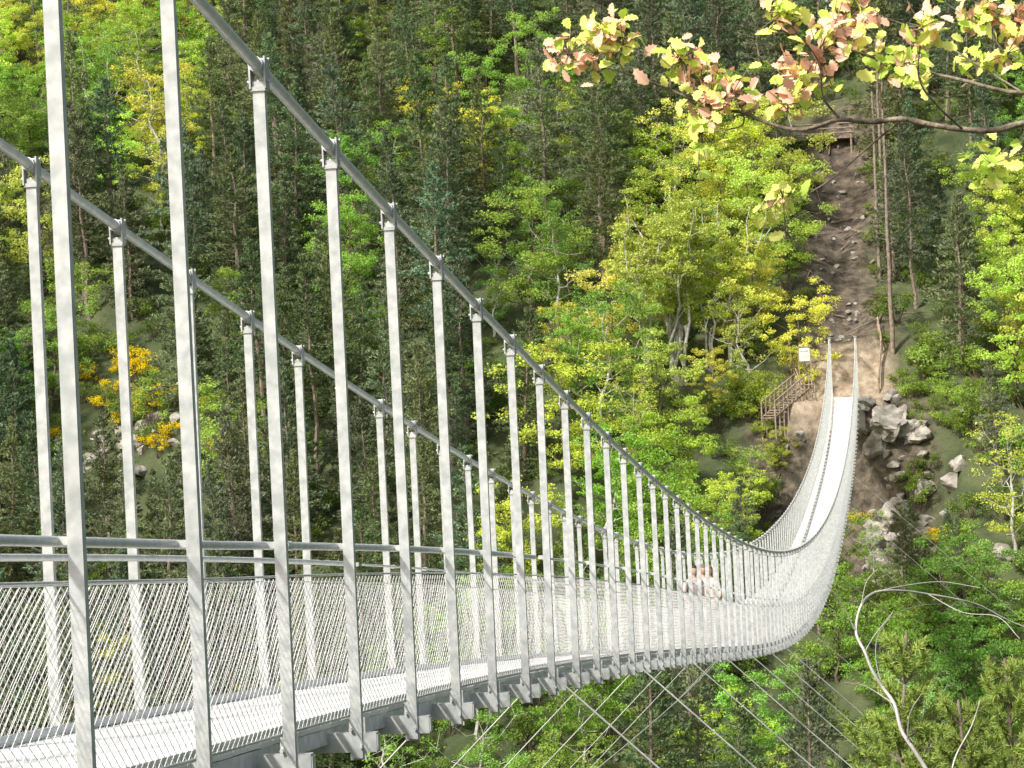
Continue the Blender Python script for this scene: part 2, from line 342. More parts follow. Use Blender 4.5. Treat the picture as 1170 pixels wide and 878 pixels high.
def pine(seed,H=13.,wd=.21,base=.22,dens=10,leaf=.27,step=.42,irr=.35):
    rg=np.random.default_rng(seed); b=B()
    P=limb(b,np.array([0,0,-.6]),np.array([rg.normal()*.02*H,rg.normal()*.02*H,H]),.014*H,.02,rg,0,9,.008,6)
    Cs=[];O=[];z=base*H;i=0
    while z<H-.1:
        t=z/H; tt=(t-base)/(1-base)
        for k in range(5):
            i+=1; az=i*2.39996+rg.uniform(-.4,.4)
            prof=(1-tt)**.75*min(1,.45+tt*2.2)
            L=max(.25,wd*H*prof*(1+rg.normal()*irr)); 
            if rg.random()<.12: continue
            kk=min(int(t*8),7); q=P[kk]+(P[kk+1]-P[kk])*(t*8-kk)
            el=-.12+tt*.75+rg.normal()*.12
            d=np.array([math.cos(az)*math.cos(el),math.sin(az)*math.cos(el),math.sin(el)])
            e=q+d*L; b.tube([q,q+d*L*.6,e],[.022,.014,.006],3,0,cap=False)
            n=int(L*dens)+3; s=rg.uniform(.3,1.05,n); lat=rg.normal(size=n)*.20*L*(1.15-s)+rg.normal(size=n)*.07
            sd=np.array([-d[1],d[0],0]); p=q+d*L*s[:,None]+sd*lat[:,None]; p[:,2]+=rg.normal(size=n)*.07+.05-.08*L*s**2
            for rpt in range(4):
                Cs.append(p+rg.normal(size=p.shape)*.08); O.append(np.tile(d,(n,1))+np.array([0,0,.5]))
        z+=step*rg.uniform(.7,1.3)
    C=np.concatenate(Cs);D=np.concatenate(O)+rg.normal(size=C.shape)*.55; D/=np.linalg.norm(D,axis=1)[:,None]
    t_=rg.normal(size=C.shape); a=np.cross(D,t_); a/=np.linalg.norm(a,axis=1)[:,None]
    L=leaf*rg.uniform(.6,1.2,len(C))[:,None]
    V=np.stack([C-D*L*.5,C+a*L*.18,C+D*L*.5,C-a*L*.18],1); b.add(V.reshape(-1,3),np.arange(4*len(C)).reshape(-1,4),1)
    return b.make('pine_%d'%seed,[M_pinebark,M_needle],link=False)
def shrub(seed,H=1.6,R=1.2,leaf=.13,n=1000):
    rg=np.random.default_rng(seed); b=B(); C=[]
    for i in range(14):
        az=rg.uniform(0,6.28); e=np.array([math.cos(az)*R*rg.uniform(.2,1),math.sin(az)*R*rg.uniform(.2,1),H*rg.uniform(.3,1)])
        b.tube([[0,0,-.3],e*.6,e],[.025,.015,.006],3,0,cap=False)
        m_=n//14; d=rg.normal(size=(m_,3)); d/=np.linalg.norm(d,axis=1)[:,None]
        C.append(e+d*(rg.random(m_)**.5)[:,None]*rg.uniform(.25,.5)*np.array([1.2,1.2,.8]))
    C=np.concatenate(C); leaves(b,C,leaf,.7,C*.3,rg,1)
    return b.make('shrub_%d'%seed,[M_bark,M_leaf],link=False)
DEC=[deciduous(21,9,3.0),deciduous(22,10,3.3),deciduous(23,8,2.9),deciduous(24,9.5,2.6,crown=.45),deciduous(25,7.5,3.1,base=.1),deciduous(26,10,2.8,nl=60,mat0=M_birch)]
SLI=[deciduous(31,10,1.7,leaf=.15,nl=60,base=.4,trunks=3,mat0=M_birch,clr=.7),deciduous(32,11,1.9,leaf=.15,nl=55,base=.35,trunks=4,mat0=M_birch,clr=.7)]
PIN=[pine(41,13),pine(42,14,.19,.3),pine(43,11,.24,.12,irr=.25),pine(44,15,.17,.35,irr=.45),pine(45,12,.22,.05,irr=.2)]
SHR=[shrub(51),shrub(52,1.2,1.5),shrub(53,2.2,1.1)]
# ------------------------------------------------------------------ species map of the far slope
seeds="""0 40 Y;50 70 Y;100 40 Y;150 70 Y;125 130 G;190 170 Y;250 60 P;330 60 P;280 150 P;430 60 P;500 60 P;560 40 P;600 90 G;640 130 G;500 155 Y;545 200 P;545 270 P;450 130 P;380 180 P;400 260 G;400 330 G;330 330 P;640 30 P;700 60 P;760 80 P;715 180 P;800 140 P;850 60 P;900 100 P;800 230 Y;860 240 Y;900 290 Y;770 280 Y;700 290 P;640 220 P;620 300 G;640 345 G;700 380 Y;735 430 Y;780 370 B;850 370 Y;760 480 Y;850 480 Y;900 470 Y;850 540 Y;780 540 Y;690 470 G;1050 150 P;1080 250 P;1130 190 P;1060 60 P;1150 290 Y;1160 340 Y;1100 330 P;1060 300 P;1085 440 G;1110 520 P;1160 420 Y;1160 590 Y;1050 600 P;1000 620 G;1100 640 P;1080 730 G;100 350 P;60 430 G;50 290 Y;250 400 P;200 320 P;230 500 P;150 420 O;170 490 O;300 560 P;350 450 P;430 420 P;470 360 P;520 420 P;560 440 P;50 550 P;0 480 P;30 190 P;90 240 P;150 300 P;270 250 P;700 830 G;640 850 G;820 830 P;870 850 G;920 800 P;560 560 P;450 520 P;380 600 P;600 480 P;640 560 P;690 600 P;120 600 P;220 600 P;930 660 P;1000 560 P;40 130 G;220 110 Y;480 240 P;1160 100 P;1160 480 P;1040 700 P;940 30 P;1000 200 P;360 110 P;590 340 P;960 740 G;1130 700 G;740 600 G;330 250 P;440 190 P;10 330 P;90 300 P;85 390 G;650 540 Y;1140 240 G;920 400 Y;890 520 Y"""
SP=[]
def ground_hit(x,y):
    for D in np.arange(110,330,.5):
        p=survey(x,y,D)
        if p[2]<=hgt(p[0],p[1]): break
    return p
for s_ in seeds.split(';'):
    x,y,k=s_.split(); p=ground_hit(float(x),float(y)+(85 if k=='P' else 45))
    SP.append((p[0],p[1],k))
SX=np.array([a[0] for a in SP]);SY=np.array([a[1] for a in SP]);SK=[a[2] for a in SP]
BR=np.array([k in 'GYB' for k in SK]); OO=np.array([k=='O' for k in SK])
forest=empty('hillside_forest'); under=empty('hillside_undergrowth')
COLS={'P':(.175,.235,.115),'G':(.32,.53,.11),'Y':(.62,.72,.15),'B':(.56,.64,.16)}
TR=[]
def planttree(X,Y,k,s,me,h0):
    z=float(hgt(X,Y)); cap=1e9
    if abs(X-XC)<6.5 and Y<167: cap=float(zd(Y))-1.5-z
    if -2.5<X<4.5 and 138<Y<167: cap=min(cap,-7.0-z)
    if h0>cap:
        s*=cap/h0
        if s<.3: return
    TR.append((X,Y))
    c=np.array(COLS.get(k,COLS['G']))*rng.uniform(.72,1.2)*np.array([rng.uniform(.82,1.2),1,rng.uniform(.8,1.3)])
    inst(me,'tree',(X,Y,z),rng.uniform(0,6.28),(s*rng.uniform(.9,1.1),s*rng.uniform(.9,1.1),s),tuple(c),forest,(rng.normal()*.03,rng.normal()*.03))
for X,Y,k in SP:
    if k in 'GY':
        s=rng.uniform(.8,1.05); planttree(X,Y,k,s,DEC[rng.integers(6)],9*s)
def excl(X,Y):
    return (-9.2<X<1.6 and 158<Y<177) or (abs(X+3.9)<3.2 and 170<Y<203) or (-8.2<X<-1.0 and 191<Y<200.5) or np.any(OO&(abs(SX-X)<4.3)&(Y-SY<4)&(Y-SY>-10))
for yy in np.arange(132,248,3.8):
    half=.215*yy+4
    for xx in np.arange(-.148*yy-half,-.148*yy+half,3.9):
        X=xx+rng.uniform(-1.6,1.6);Y=yy+rng.uniform(-1.6,1.6)
        if excl(X,Y): continue
        i=int(np.argmin((SX-X)**2+((SY-Y)*.8)**2)); k=SK[i]
        if rng.random()<.16: k=rng.choice(['P','G','Y'])
        if k=='O': k='G'
        if k=='P' and np.any(BR&(abs(SX-X)<3.4)&(Y-SY<2)&(Y-SY>-7)): 
            if rng.random()<.7: continue
            k='Y' if rng.random()<.4 else 'G'
        if k in 'GY' and np.any(BR&((SX-X)**2+(SY-Y)**2<5)): continue
        if k=='P': me=PIN[rng.integers(5)]; s=rng.uniform(.66,1.08); h0=13*s
        elif k=='B': me=SLI[rng.integers(2)]; s=rng.uniform(.8,1.1); h0=10*s
        else: me=DEC[rng.integers(6)]; s=rng.uniform(.6,1.0); h0=9*s
        planttree(X,Y,k,s,me,h0)
for t_ in range(2500):
    Y=rng.uniform(136,240); X=-.148*Y+rng.uniform(-1,1)*(.205*Y+3)
    if excl(X,Y): continue
    T=np.array(TR)
    if ((T[:,0]-X)**2+(T[:,1]-Y)**2).min()<3.5**2: continue
    i=int(np.argmin((SX-X)**2+((SY-Y)*.8)**2)); k=SK[i]
    if k in 'PO': k='P'; me=PIN[rng.integers(5)]; s=rng.uniform(.45,.8); h0=13*s
    else: me=DEC[rng.integers(6)]; s=rng.uniform(.5,.85); h0=9*s
    planttree(X,Y,k,s,me,h0)
for yy in np.arange(138,235,3.0):
    half=.2*yy+2
    for xx in np.arange(-.148*yy-half,-.148*yy+half,3.0):
        X=xx+rng.uniform(-1,1);Y=yy+rng.uniform(-1,1)
        if -8.5<X<.8 and 161<Y<176: continue
        if abs(X+3.9)<2.5 and 170<Y<201: continue
        if rng.random()<.15: continue
        c=np.array([.26,.38,.09])*rng.uniform(.5,1.4)
        s=rng.uniform(.7,1.4)
        inst(SHR[rng.integers(3)],'shrub',(X,Y,float(hgt(X,Y))),rng.uniform(0,6.28),(s,s,s),tuple(c),under)
for i in range(44):
    Y=rng.uniform(174,199); X=-3.9+rng.choice([-1,1])*rng.uniform(1.6,3.5); s=rng.uniform(.3,.7)
    inst(SHR[rng.integers(3)],'shrub',(X,Y,float(hgt(X,Y))),i,(s,s,s*.8),tuple(np.array([.26,.34,.09])*rng.uniform(.5,1.3)),under)
for (x,y,s) in((148,432,1.1),(160,438,1.2),(138,424,.8),(172,464,1.3),(185,461,1.2),(140,486,.8),(200,500,.9),(155,508,.8),(130,450,.9),(205,456,.8),(180,520,.7),(110,466,.8),(160,475,.9),(255,520,.9),(1075,615,.8),(985,598,.7),(60,500,.8),(240,480,.8),(100,440,.8)):
    p=ground_hit(x,y+6)
    inst(SHR[rng.integers(3)],'gorse_bush',(p[0],p[1],float(hgt(p[0],p[1]))),x,(s,s,s*.9),(.88,.72,.03) if rng.random()<.75 else (.5,.56,.06))
for i in range(46):
    X=rng.uniform(-.2,5); Y=rng.uniform(163,174); s=rng.uniform(.4,.9); inst(SHR[rng.integers(3)],'shrub',(X,Y,float(hgt(X,Y))),i,(s,s,s),tuple(np.array([.28,.4,.08])*rng.uniform(.6,1.4)),under)
for i in range(22):
    X=rng.uniform(-11,-7.8); Y=rng.uniform(160,170); s=rng.uniform(.5,1.); inst(SHR[rng.integers(3)],'shrub',(X,Y,float(hgt(X,Y))),i,(s,s,s),tuple(np.array([.4,.5,.09])*rng.uniform(.6,1.3)),under)
for i in range(34):
    X=rng.uniform(-2.5,4); Y=rng.uniform(148,160.5); s=rng.uniform(.6,1.1); inst(SHR[rng.integers(3)],'shrub',(X,Y,float(hgt(X,Y))),i,(s,s,s),tuple(np.array([.28,.4,.08])*rng.uniform(.6,1.4)),under)
# ------------------------------------------------------------------ rocks
def rock(b,c,s,rg,sub=3,ncut=11,rough=.14):
    bm=bmesh.new(); bmesh.ops.create_icosphere(bm,subdivisions=sub,radius=1)
    pl=[(Vector(rg.normal(size=3)).normalized(),rg.uniform(.35,.8)) for _ in range(ncut)]
    off=Vector(rg.uniform(0,50,3))
    for v in bm.verts:
        p=v.co.copy()
        for n_,d_ in pl:
            e=p.dot(n_)-d_
            if e>0: p-=n_*e
        p*=1+rough*noise.noise(p*2.6+off)+rough*.6*noise.noise(p*6+off)
        v.co=Vector((p.x*s[0],p.y*s[1],p.z*s[2]))
    R_=Matrix.Rotation(rg.uniform(0,6.28),3,'Z')@Matrix.Rotation(rg.uniform(-.5,.5),3,'X')
    V=[tuple(R_@v.co+Vector(c)) for v in bm.verts]; Fc=[[q.index for q in f.verts] for f in bm.faces]
    b.add(V,Fc); bm.free()
rg=np.random.default_rng(5); rk=B()
for (X,Y,r) in((-2.1,165.6,1.3),(-1.0,165.9,1.5),(.1,166.2,1.2),(-1.8,164.4,1.5),(-.5,164.6,1.7),(.7,165.0,1.1),(-2.2,162.9,1.3),(-.9,163.0,1.6),(.3,163.3,1.3),(-1.6,161.6,1.2),(-.2,161.8,1.3),(1.2,163.8,.9)):
    z=float(hgt(X,Y)); rock(rk,(X,Y,z-.2*r),(r*1.25,r*1.0,r*.95),rg,4,16,.22)
for i in range(90):
    X=rg.uniform(-2.6,1.4); Y=rg.uniform(160.5,166.6); z=float(hgt(X,Y)); r=rg.uniform(.2,.6)
    rock(rk,(X,Y,z+.3*rg.random()),(r*1.35,r,r*.85),rg)
for i in range(25):
    X=rg.uniform(-8.5,-5); Y=rg.uniform(162,166); z=float(hgt(X,Y)); r=rg.uniform(.25,.6); rock(rk,(X,Y,z),(r,r,r*.8),rg)
rk.make('rock_outcrop',[M_rock])
rk=B()
for i in range(90):
    X=-3.9+rg.normal()*1.8; Y=rg.uniform(174,202); z=float(hgt(X,Y)); r=rg.uniform(.08,.35); rock(rk,(X,Y,z),(r,r,r*.7),rg)
for (cx,cy,n) in ((150,505,26),(110,520,12),(1110,660,16),(1090,560,10)):
    p=ground_hit(cx,cy)
    for i in range(n):
        X=p[0]+rg.normal()*2.2; Y=p[1]+rg.normal()*2.2; r=rg.uniform(.3,.95); rock(rk,(X,Y,float(hgt(X,Y))+.1),(r*1.2,r,r*.9),rg)
rk.make('hillside_boulders',[M_rock])
lg=B()
for i in range(30):
    X=-3.9+rg.normal()*1.8; Y=rg.uniform(175,201); z=float(hgt(X,Y)); a=rg.uniform(0,6.28); L=rg.uniform(.6,2.2); X2=X+L*math.cos(a);Y2=Y+L*math.sin(a)
    lg.tube([[X,Y,z+.12],[X2,Y2,float(hgt(X2,Y2))+.15]],[.06,.03],6)
lg.make('fallen_branches',[M_pinebark])
# ------------------------------------------------------------------ landing furniture
def G(X,Y): return float(hgt(X,Y))
sb=B(); X,Y=-6.2,169.5; z=G(X,Y)
for dx in(-.38,.38): sb.box((X+dx,Y,z+1.7),(.08,.08,3.4),0)
sb.box((X,Y-.05,z+3.0),(.66,.04,.85),1); sb.bar((X-.5,Y-.06,z+3.5),(X+.5,Y-.06,z+3.5),.14,.05,0,side=(0,1,0))
sb.box((X,Y-.073,z+3.2),(.5,.004,.12),2); sb.box((X,Y-.073,z+2.85),(.5,.004,.3),3)
sb.make('information_sign',[M_wood,M_white,noisy('sign_print',(.3,.4,.3),(.4,.5,.4)),noisy('sign_map',(.4,.5,.35),(.7,.7,.6),scale=12)])
def fence(name,pts,h=1.1,rails=(.5,.95)):
    b=B(); pts=[np.array([x,y,G(x,y)]) for x,y in pts]
    for p in pts: b.tube([p-[0,0,.3],p+[0,0,h]],.06,8)
    for p,q in zip(pts[:-1],pts[1:]):
        for r in rails: b.tube([p+[0,-.06,h*r],q+[0,-.06,h*r]],.05,8)
    b.make(name,[M_wood],smooth=True)
fence('wooden_fence',[(-5.6,168.5),(-6.5,170.5),(-7.2,172.6),(-7.4,174.8)])
fence('wooden_fence',[(-1.6,171.2),(-1.3,173.6),(-1.5,176)],1.0)
zp=G(-5,199.2)+.3; lp=B()
for i in range(26): lp.bar((-7.6+i*.185,198.2,zp),(-7.6+i*.185,200.6,zp),.17,.05)
for x in(-7.5,-5.2,-3.0):
    lp.tube([[x,198.3,zp-2.6],[x,198.3,zp+1.15]],.08,8); lp.tube([[x,200.5,zp-.8],[x,200.5,zp+1.15]],.08,8)
for r in(.4,.75,1.1): lp.tube([[-7.7,198.22,zp+r],[-2.8,198.22,zp+r]],.055,8)
lp.bar((-7.7,198.25,zp-.12),(-2.8,198.25,zp-.12),.08,.18)
lp.make('wooden_lookout_platform',[M_wood])
st=B(); p0=np.array([-8.5,165.7]); p1=np.array([-6.4,167.8]); n=12; za=ZE-1.0; zb=ZE+.7
for i in range(n):
    t=i/(n-1); c=p0+(p1-p0)*t; z=za+(zb-za)*t; st.bar((c[0]-.42,c[1]+.36,z),(c[0]+.42,c[1]-.36,z),.26,.06,side=(.7,.7,0))
for s_ in(-1,1):
    o=np.array([-.44,.38])*s_; a=np.array([*(p0+o),za]); e=np.array([*(p1+o),zb]); st.bar(a,e,.06,.18); st.bar(a+[0,0,1],e+[0,0,1],.06,.09); st.bar(a+[0,0,.55],e+[0,0,.55],.05,.07)
    for i in range(9):
        q=a+(e-a)*i/8; st.bar(q-[0,0,1.6],q+[0,0,1.05],.09,.09)
st.make('wooden_staircase',[M_wood])
for (X,Y,hh_,r_) in((-.6,173.5,16,.17),(-1.3,183,13,.15),(-.9,191,12,.14)):
    tb=B(); rg=np.random.default_rng(int(Y)); z=G(X,Y)
    limb(tb,np.array([X,Y,z-.5]),np.array([X+.1,Y+.3,z+hh_]),r_,.07,rg,0,9,.0012,8)
    for i in range(16):
        zz=rg.uniform(4,hh_-1); a=rg.uniform(0,6.28); L=rg.uniform(.4,1.3); q=np.array([X+.06,Y+.2,z+zz]); tb.tube([q,q+[L*math.cos(a),L*math.sin(a),L*.2]],[.03,.01],4)
    tb.make('bare_pine_trunk',[M_pinebark],smooth=True)
for (x,y,me,s) in((745,440,0,1.2),(780,440,1,1.25),(765,430,0,1.1),(835,420,1,1.1)):
    p=ground_hit(x,y)
    inst(SLI[me],'birch_tree',(p[0],p[1],G(p[0],p[1])),x,(s,s,s),(.54,.63,.15))
# ------------------------------------------------------------------ near pines (lower right), dead tree
def near_pine(seed,H,name,loc,col,vis=4.2,spread=.34):
    rg=np.random.default_rng(seed); b=B()
    P=limb(b,np.array([0,0,-.6]),np.array([.1,.05,H]),.010*H,.014,rg,0,12,.003,8)
    Cs=[];Ds=[];z=H*.25;i=0
    while z<H-.05:
        fine=z>H-vis; dtop=H-z
        for k in range(6 if fine else 4):
            i+=1; az=i*2.39996; L=min(.16+dtop*spread,2.3)*rg.uniform(.75,1.15); el=.75-min(dtop,5)*.11+rg.normal()*.08
            d=np.array([math.cos(az)*math.cos(el),math.sin(az)*math.cos(el),math.sin(el)])
            t=z/H*11;kk=min(int(t),10); q=P[kk]+(P[kk+1]-P[kk])*(t-kk)
            e=q+d*L; e[2]+=.12*L; md=q+d*L*.6
            b.tube([q,md,e],[.014,.009,.005],5,0,cap=False)
            tw=[(q,e)]
            for j in range(int(L*10)):
                s=rg.uniform(.25,.95); qq=q+(e-q)*s; dd=d+rg.normal(size=3)*.5; dd[2]+=.35; dd/=np.linalg.norm(dd); ee=qq+dd*L*rg.uniform(.18,.38)
                b.tube([qq,ee],[.006,.004],3,0,cap=False); tw.append((qq,ee))
            for (a_,e_) in tw:
                l=np.linalg.norm(e_-a_); n=max(2,int(l/(.045 if fine else .2))); ss=np.linspace(.3,1,n)
                for s in ss:
                    m_=17 if fine else 5; c=a_+(e_-a_)*s; dr=(e_-a_)/l
                    Cs.append(np.tile(c,(m_,1))); Ds.append(np.tile(dr*.9,(m_,1))+rg.normal(size=(m_,3))*.6)
        z+=(.24 if fine else .6)*rg.uniform(.85,1.15)
    C=np.concatenate(Cs);D=np.concatenate(Ds);D/=np.linalg.norm(D,axis=1)[:,None]
    a=np.cross(D,rg.normal(size=D.shape)); a/=np.linalg.norm(a,axis=1)[:,None]; L=rg.uniform(.06,.10,len(C))[:,None]; w=.0055
    V=np.stack([C-a*w,C+a*w,C+D*L+a*w*.3,C+D*L-a*w*.3],1); b.add(V.reshape(-1,3),np.arange(4*len(C)).reshape(-1,4),1)
    o=b.make(name,[M_pinebark,M_needle]); o.location=loc; o.color=(*col,1); return o
for (x,y,D,sd) in((1036,722,27,61),(1148,752,29,62),(1095,800,25,63)):
    p=survey(x,y,D); g=G(p[0],p[1]); near_pine(sd,p[2]-g,'pine_tree',(p[0]-.1,p[1]-.05,g),(.34,.44,.11))
dt=B(); rg=np.random.default_rng(9)
def path(b,pts,D0,r0,r1,sides=7,mat=0):
    P=np.array([survey(x,y,D0+dd) for x,y,dd in pts]); n=len(P)
    t=np.linspace(0,n-1,n*4); k=np.clip(t.astype(int),0,n-2); f=(t-k)[:,None]
    Pm=np.vstack([2*P[0]-P[1],P,2*P[-1]-P[-2]]); a,b_,c,d=Pm[k],Pm[k+1],Pm[k+2],Pm[k+3]
    Q=.5*((2*b_)+(-a+c)*f+(2*a-5*b_+4*c-d)*f**2+(-a+3*b_-3*c+d)*f**3)
    b.tube(Q,np.linspace(r0,r1,len(Q)),sides,mat); return Q
Dd=24
base=survey(1110,960,Dd); bg=G(base[0],base[1])
dt.tube([[base[0],base[1],bg-.3],base*.5+np.array([base[0],base[1],bg])*.5+[.1,0,0],base],[.09,.06,.03],8)
path(dt,[(1110,960,0),(1062,885,0),(1045,858,0),(1030,835,.1),(1022,805,.2),(1008,785,.25),(996,765,.25),(988,745,.3),(978,722,.4),(984,692,.5),(1000,677,.6),(1030,675,.8),(1060,679,1),(1090,684,1.1),(1120,692,1.3),(1150,708,1.4),(1185,722,1.5)],Dd,.021,.005)
path(dt,[(1000,677,.6),(1030,670,.8),(1075,665,1.1),(1120,672,1.2)],Dd,.006,.003)
path(dt,[(978,722,.4),(962,690,.3),(945,668,.2)],Dd,.006,.003)
path(dt,[(984,692,.5),(990,665,.5),(1003,650,.5)],Dd,.005,.002)
path(dt,[(1022,805,.2),(990,785,.2),(965,780,.1)],Dd,.007,.003)
path(dt,[(1037,845,0),(1040,815,-.2),(1055,790,-.4)],Dd,.007,.003)
path(dt,[(1060,679,1),(1100,700,.9),(1140,705,.8),(1165,730,.6)],Dd,.005,.003)
path(dt,[(988,745,.3),(1000,725,.5),(1020,700,.6)],Dd,.005,.003)
path(dt,[(1085,915,0),(1090,870,.3),(1110,830,.5),(1120,800,.6)],Dd,.010,.004)
dt.make('dead_tree',[noisy('dead_wood',(.38,.36,.33),(.60,.58,.54),scale=6,rough=.9)],smooth=True)
# ------------------------------------------------------------------ foreground oak with young leaves
ok=B(); rg=np.random.default_rng(17); Do=6.0
tr=survey(1900,500,6.6); tg=G(tr[0],tr[1]); crotch=survey(1800,150,6.5)
ok.tube([[tr[0],tr[1],tg-.4],tr*.5+np.array([tr[0],tr[1],tg])*.5+[.04,0,0],tr,crotch,survey(1850,-500,6.8),survey(1800,-1100,7)],[.16,.13,.12,.10,.08,.05],12,0)
path(ok,[(1800,150,.5),(1500,120,.4),(1300,125,.2)],Do,.03,.0085,8)
path(ok,[(1300,125,.2),(1235,132,.1),(1170,141,0),(1135,149,0),(1100,148,0),(1065,143,0),(1030,136,0),(995,140,0),(960,137,-.05),(930,146,-.1),(905,148,-.1),(875,140,-.1),(850,129,-.1),(825,126,-.1),(800,118,-.15),(760,100,-.15),(715,84,-.2),(683,74,-.2)],Do,.0082,.0018,8)
path(ok,[(1500,120,.4),(1300,105,.3),(1170,107,.2),(1100,92,.2),(1040,78,.2),(985,62,.15),(945,45,.1)],Do,.007,.0018)
path(ok,[(1170,107,.2),(1110,70,.3),(1060,40,.3),(1010,20,.3),(970,8,.3)],Do,.003,.0014)
path(ok,[(1300,105,.3),(1220,60,.4),(1160,20,.4),(1120,-5,.4)],Do,.005,.002)
path(ok,[(1030,137,0),(990,170,.1),(950,205,.15),(905,232,.2)],Do,.003,.0013)
path(ok,[(1100,148,0),(1070,120,-.1),(1050,90,-.15),(1052,45,-.2)],Do,.003,.0015)
path(ok,[(905,148,-.1),(900,125,0),(905,100,.1)],Do,.0025,.0015)
path(ok,[(960,137,-.05),(940,110,-.1),(935,70,-.15),(900,25,-.2)],Do,.003,.0015)
path(ok,[(850,128,-.1),(845,145,0),(800,152,.1)],Do,.002,.0012)
path(ok,[(800,118,-.15),(790,95,-.1),(778,72,-.1)],Do,.0025,.0015)
path(ok,[(715,84,-.2),(700,60,-.2),(695,40,-.2)],Do,.002,.0012); path(ok,[(700,80,-.2),(670,60,-.2),(645,58,-.2)],Do,.002,.0012)
path(ok,[(1300,125,.2),(1230,160,.2),(1160,178,.2),(1130,185,.2)],Do,.004,.0015)
half=np.array([(0,0),(.05,.12),(.18,.2),(.15,.32),(.27,.42),(.21,.55),(.30,.68),(.2,.78),(.17,.92),(0,1.0)])
def oakleaf(b,p,d,nrm,L,mat,fold,droop):
    sd=np.cross(d,nrm); sd/=np.linalg.norm(sd); nrm=np.cross(sd,d)
    n=len(half); mid=[p+d*L*y-nrm*droop*L*y*y for _,y in half]
    for s in(-1,1):
        ed=[p+d*L*y+sd*s*x*L*1.1+nrm*(fold*x*L-droop*L*y*y) for x,y in half]
        V=mid+ed; Fc=[[i,i+1,n+i+1,n+i] if s>0 else [n+i,n+i+1,i+1,i] for i in range(n-1)]
        b.add(V,Fc,mat)
def cluster(x,y,dd,nl,mix,size=.047):
    c=survey(x,y,Do+dd)
    for i in range(int(nl*2.9)):
        d=rg.normal(size=3); d[2]=d[2]*.8; d/=np.linalg.norm(d)
        nr=rg.normal(size=3)*.45+[-.5,-.8,.6]; nr-=d*np.dot(nr,d); nr/=np.linalg.norm(nr)
        o=c+rg.normal(size=3)*.026
        mt=1 if rg.random()<mix else (2 if rg.random()<.7 else 3)
        oakleaf(ok,o,d,nr,size*rg.uniform(.45,1.1),mt,rg.uniform(.1,.6),rg.uniform(.0,.35))
        ok.tube([c,o],[.0012,.001],3,0,cap=False)
for (x,y,dd,n,mx_) in((695,38,-.2,16,.35),(712,52,-.2,8,.2),(650,62,-.2,12,.5),(778,68,-.1,14,.4),(800,92,-.1,8,.5),(812,112,-.15,14,.5),(800,150,.1,7,.0),(838,105,-.1,8,.7),(893,15,-.2,14,.4),(905,95,.1,14,.6),(895,118,0,10,.5),(935,62,-.1,14,.6),(950,40,.1,12,.7),(970,15,.3,14,.6),(985,8,.3,8,.5),(1052,30,-.2,14,.3),(1010,68,.2,10,.2),(1035,85,.2,8,.2),(1045,75,0,8,.1),(1115,70,.3,9,.1),(1150,62,.3,10,.1),(1128,8,.4,12,.6),(1155,22,.4,12,.7),(1133,188,.2,16,.0),(895,228,.2,9,.05),(925,95,.1,7,.6),(1165,45,.4,9,.5),(680,62,-.2,7,.4),(1110,25,.4,7,.4),(960,35,.2,7,.5)):
    cluster(x,y,dd,n,mx_)
ok.make('oak_tree',[M_oakbark,leafmat('young_leaf_pink',(1.0,.62,.46),trans=.25,var=.12,nscale=8,tint=(1.0,.9,.8)),leafmat('young_leaf_yellow',(.90,.95,.28),trans=.3,var=.15,nscale=8,tint=(1.0,1.0,.6)),leafmat('young_leaf_green',(.62,.85,.16),trans=.35,var=.2,nscale=8,tint=(1.0,1.0,.6))],smooth=True)
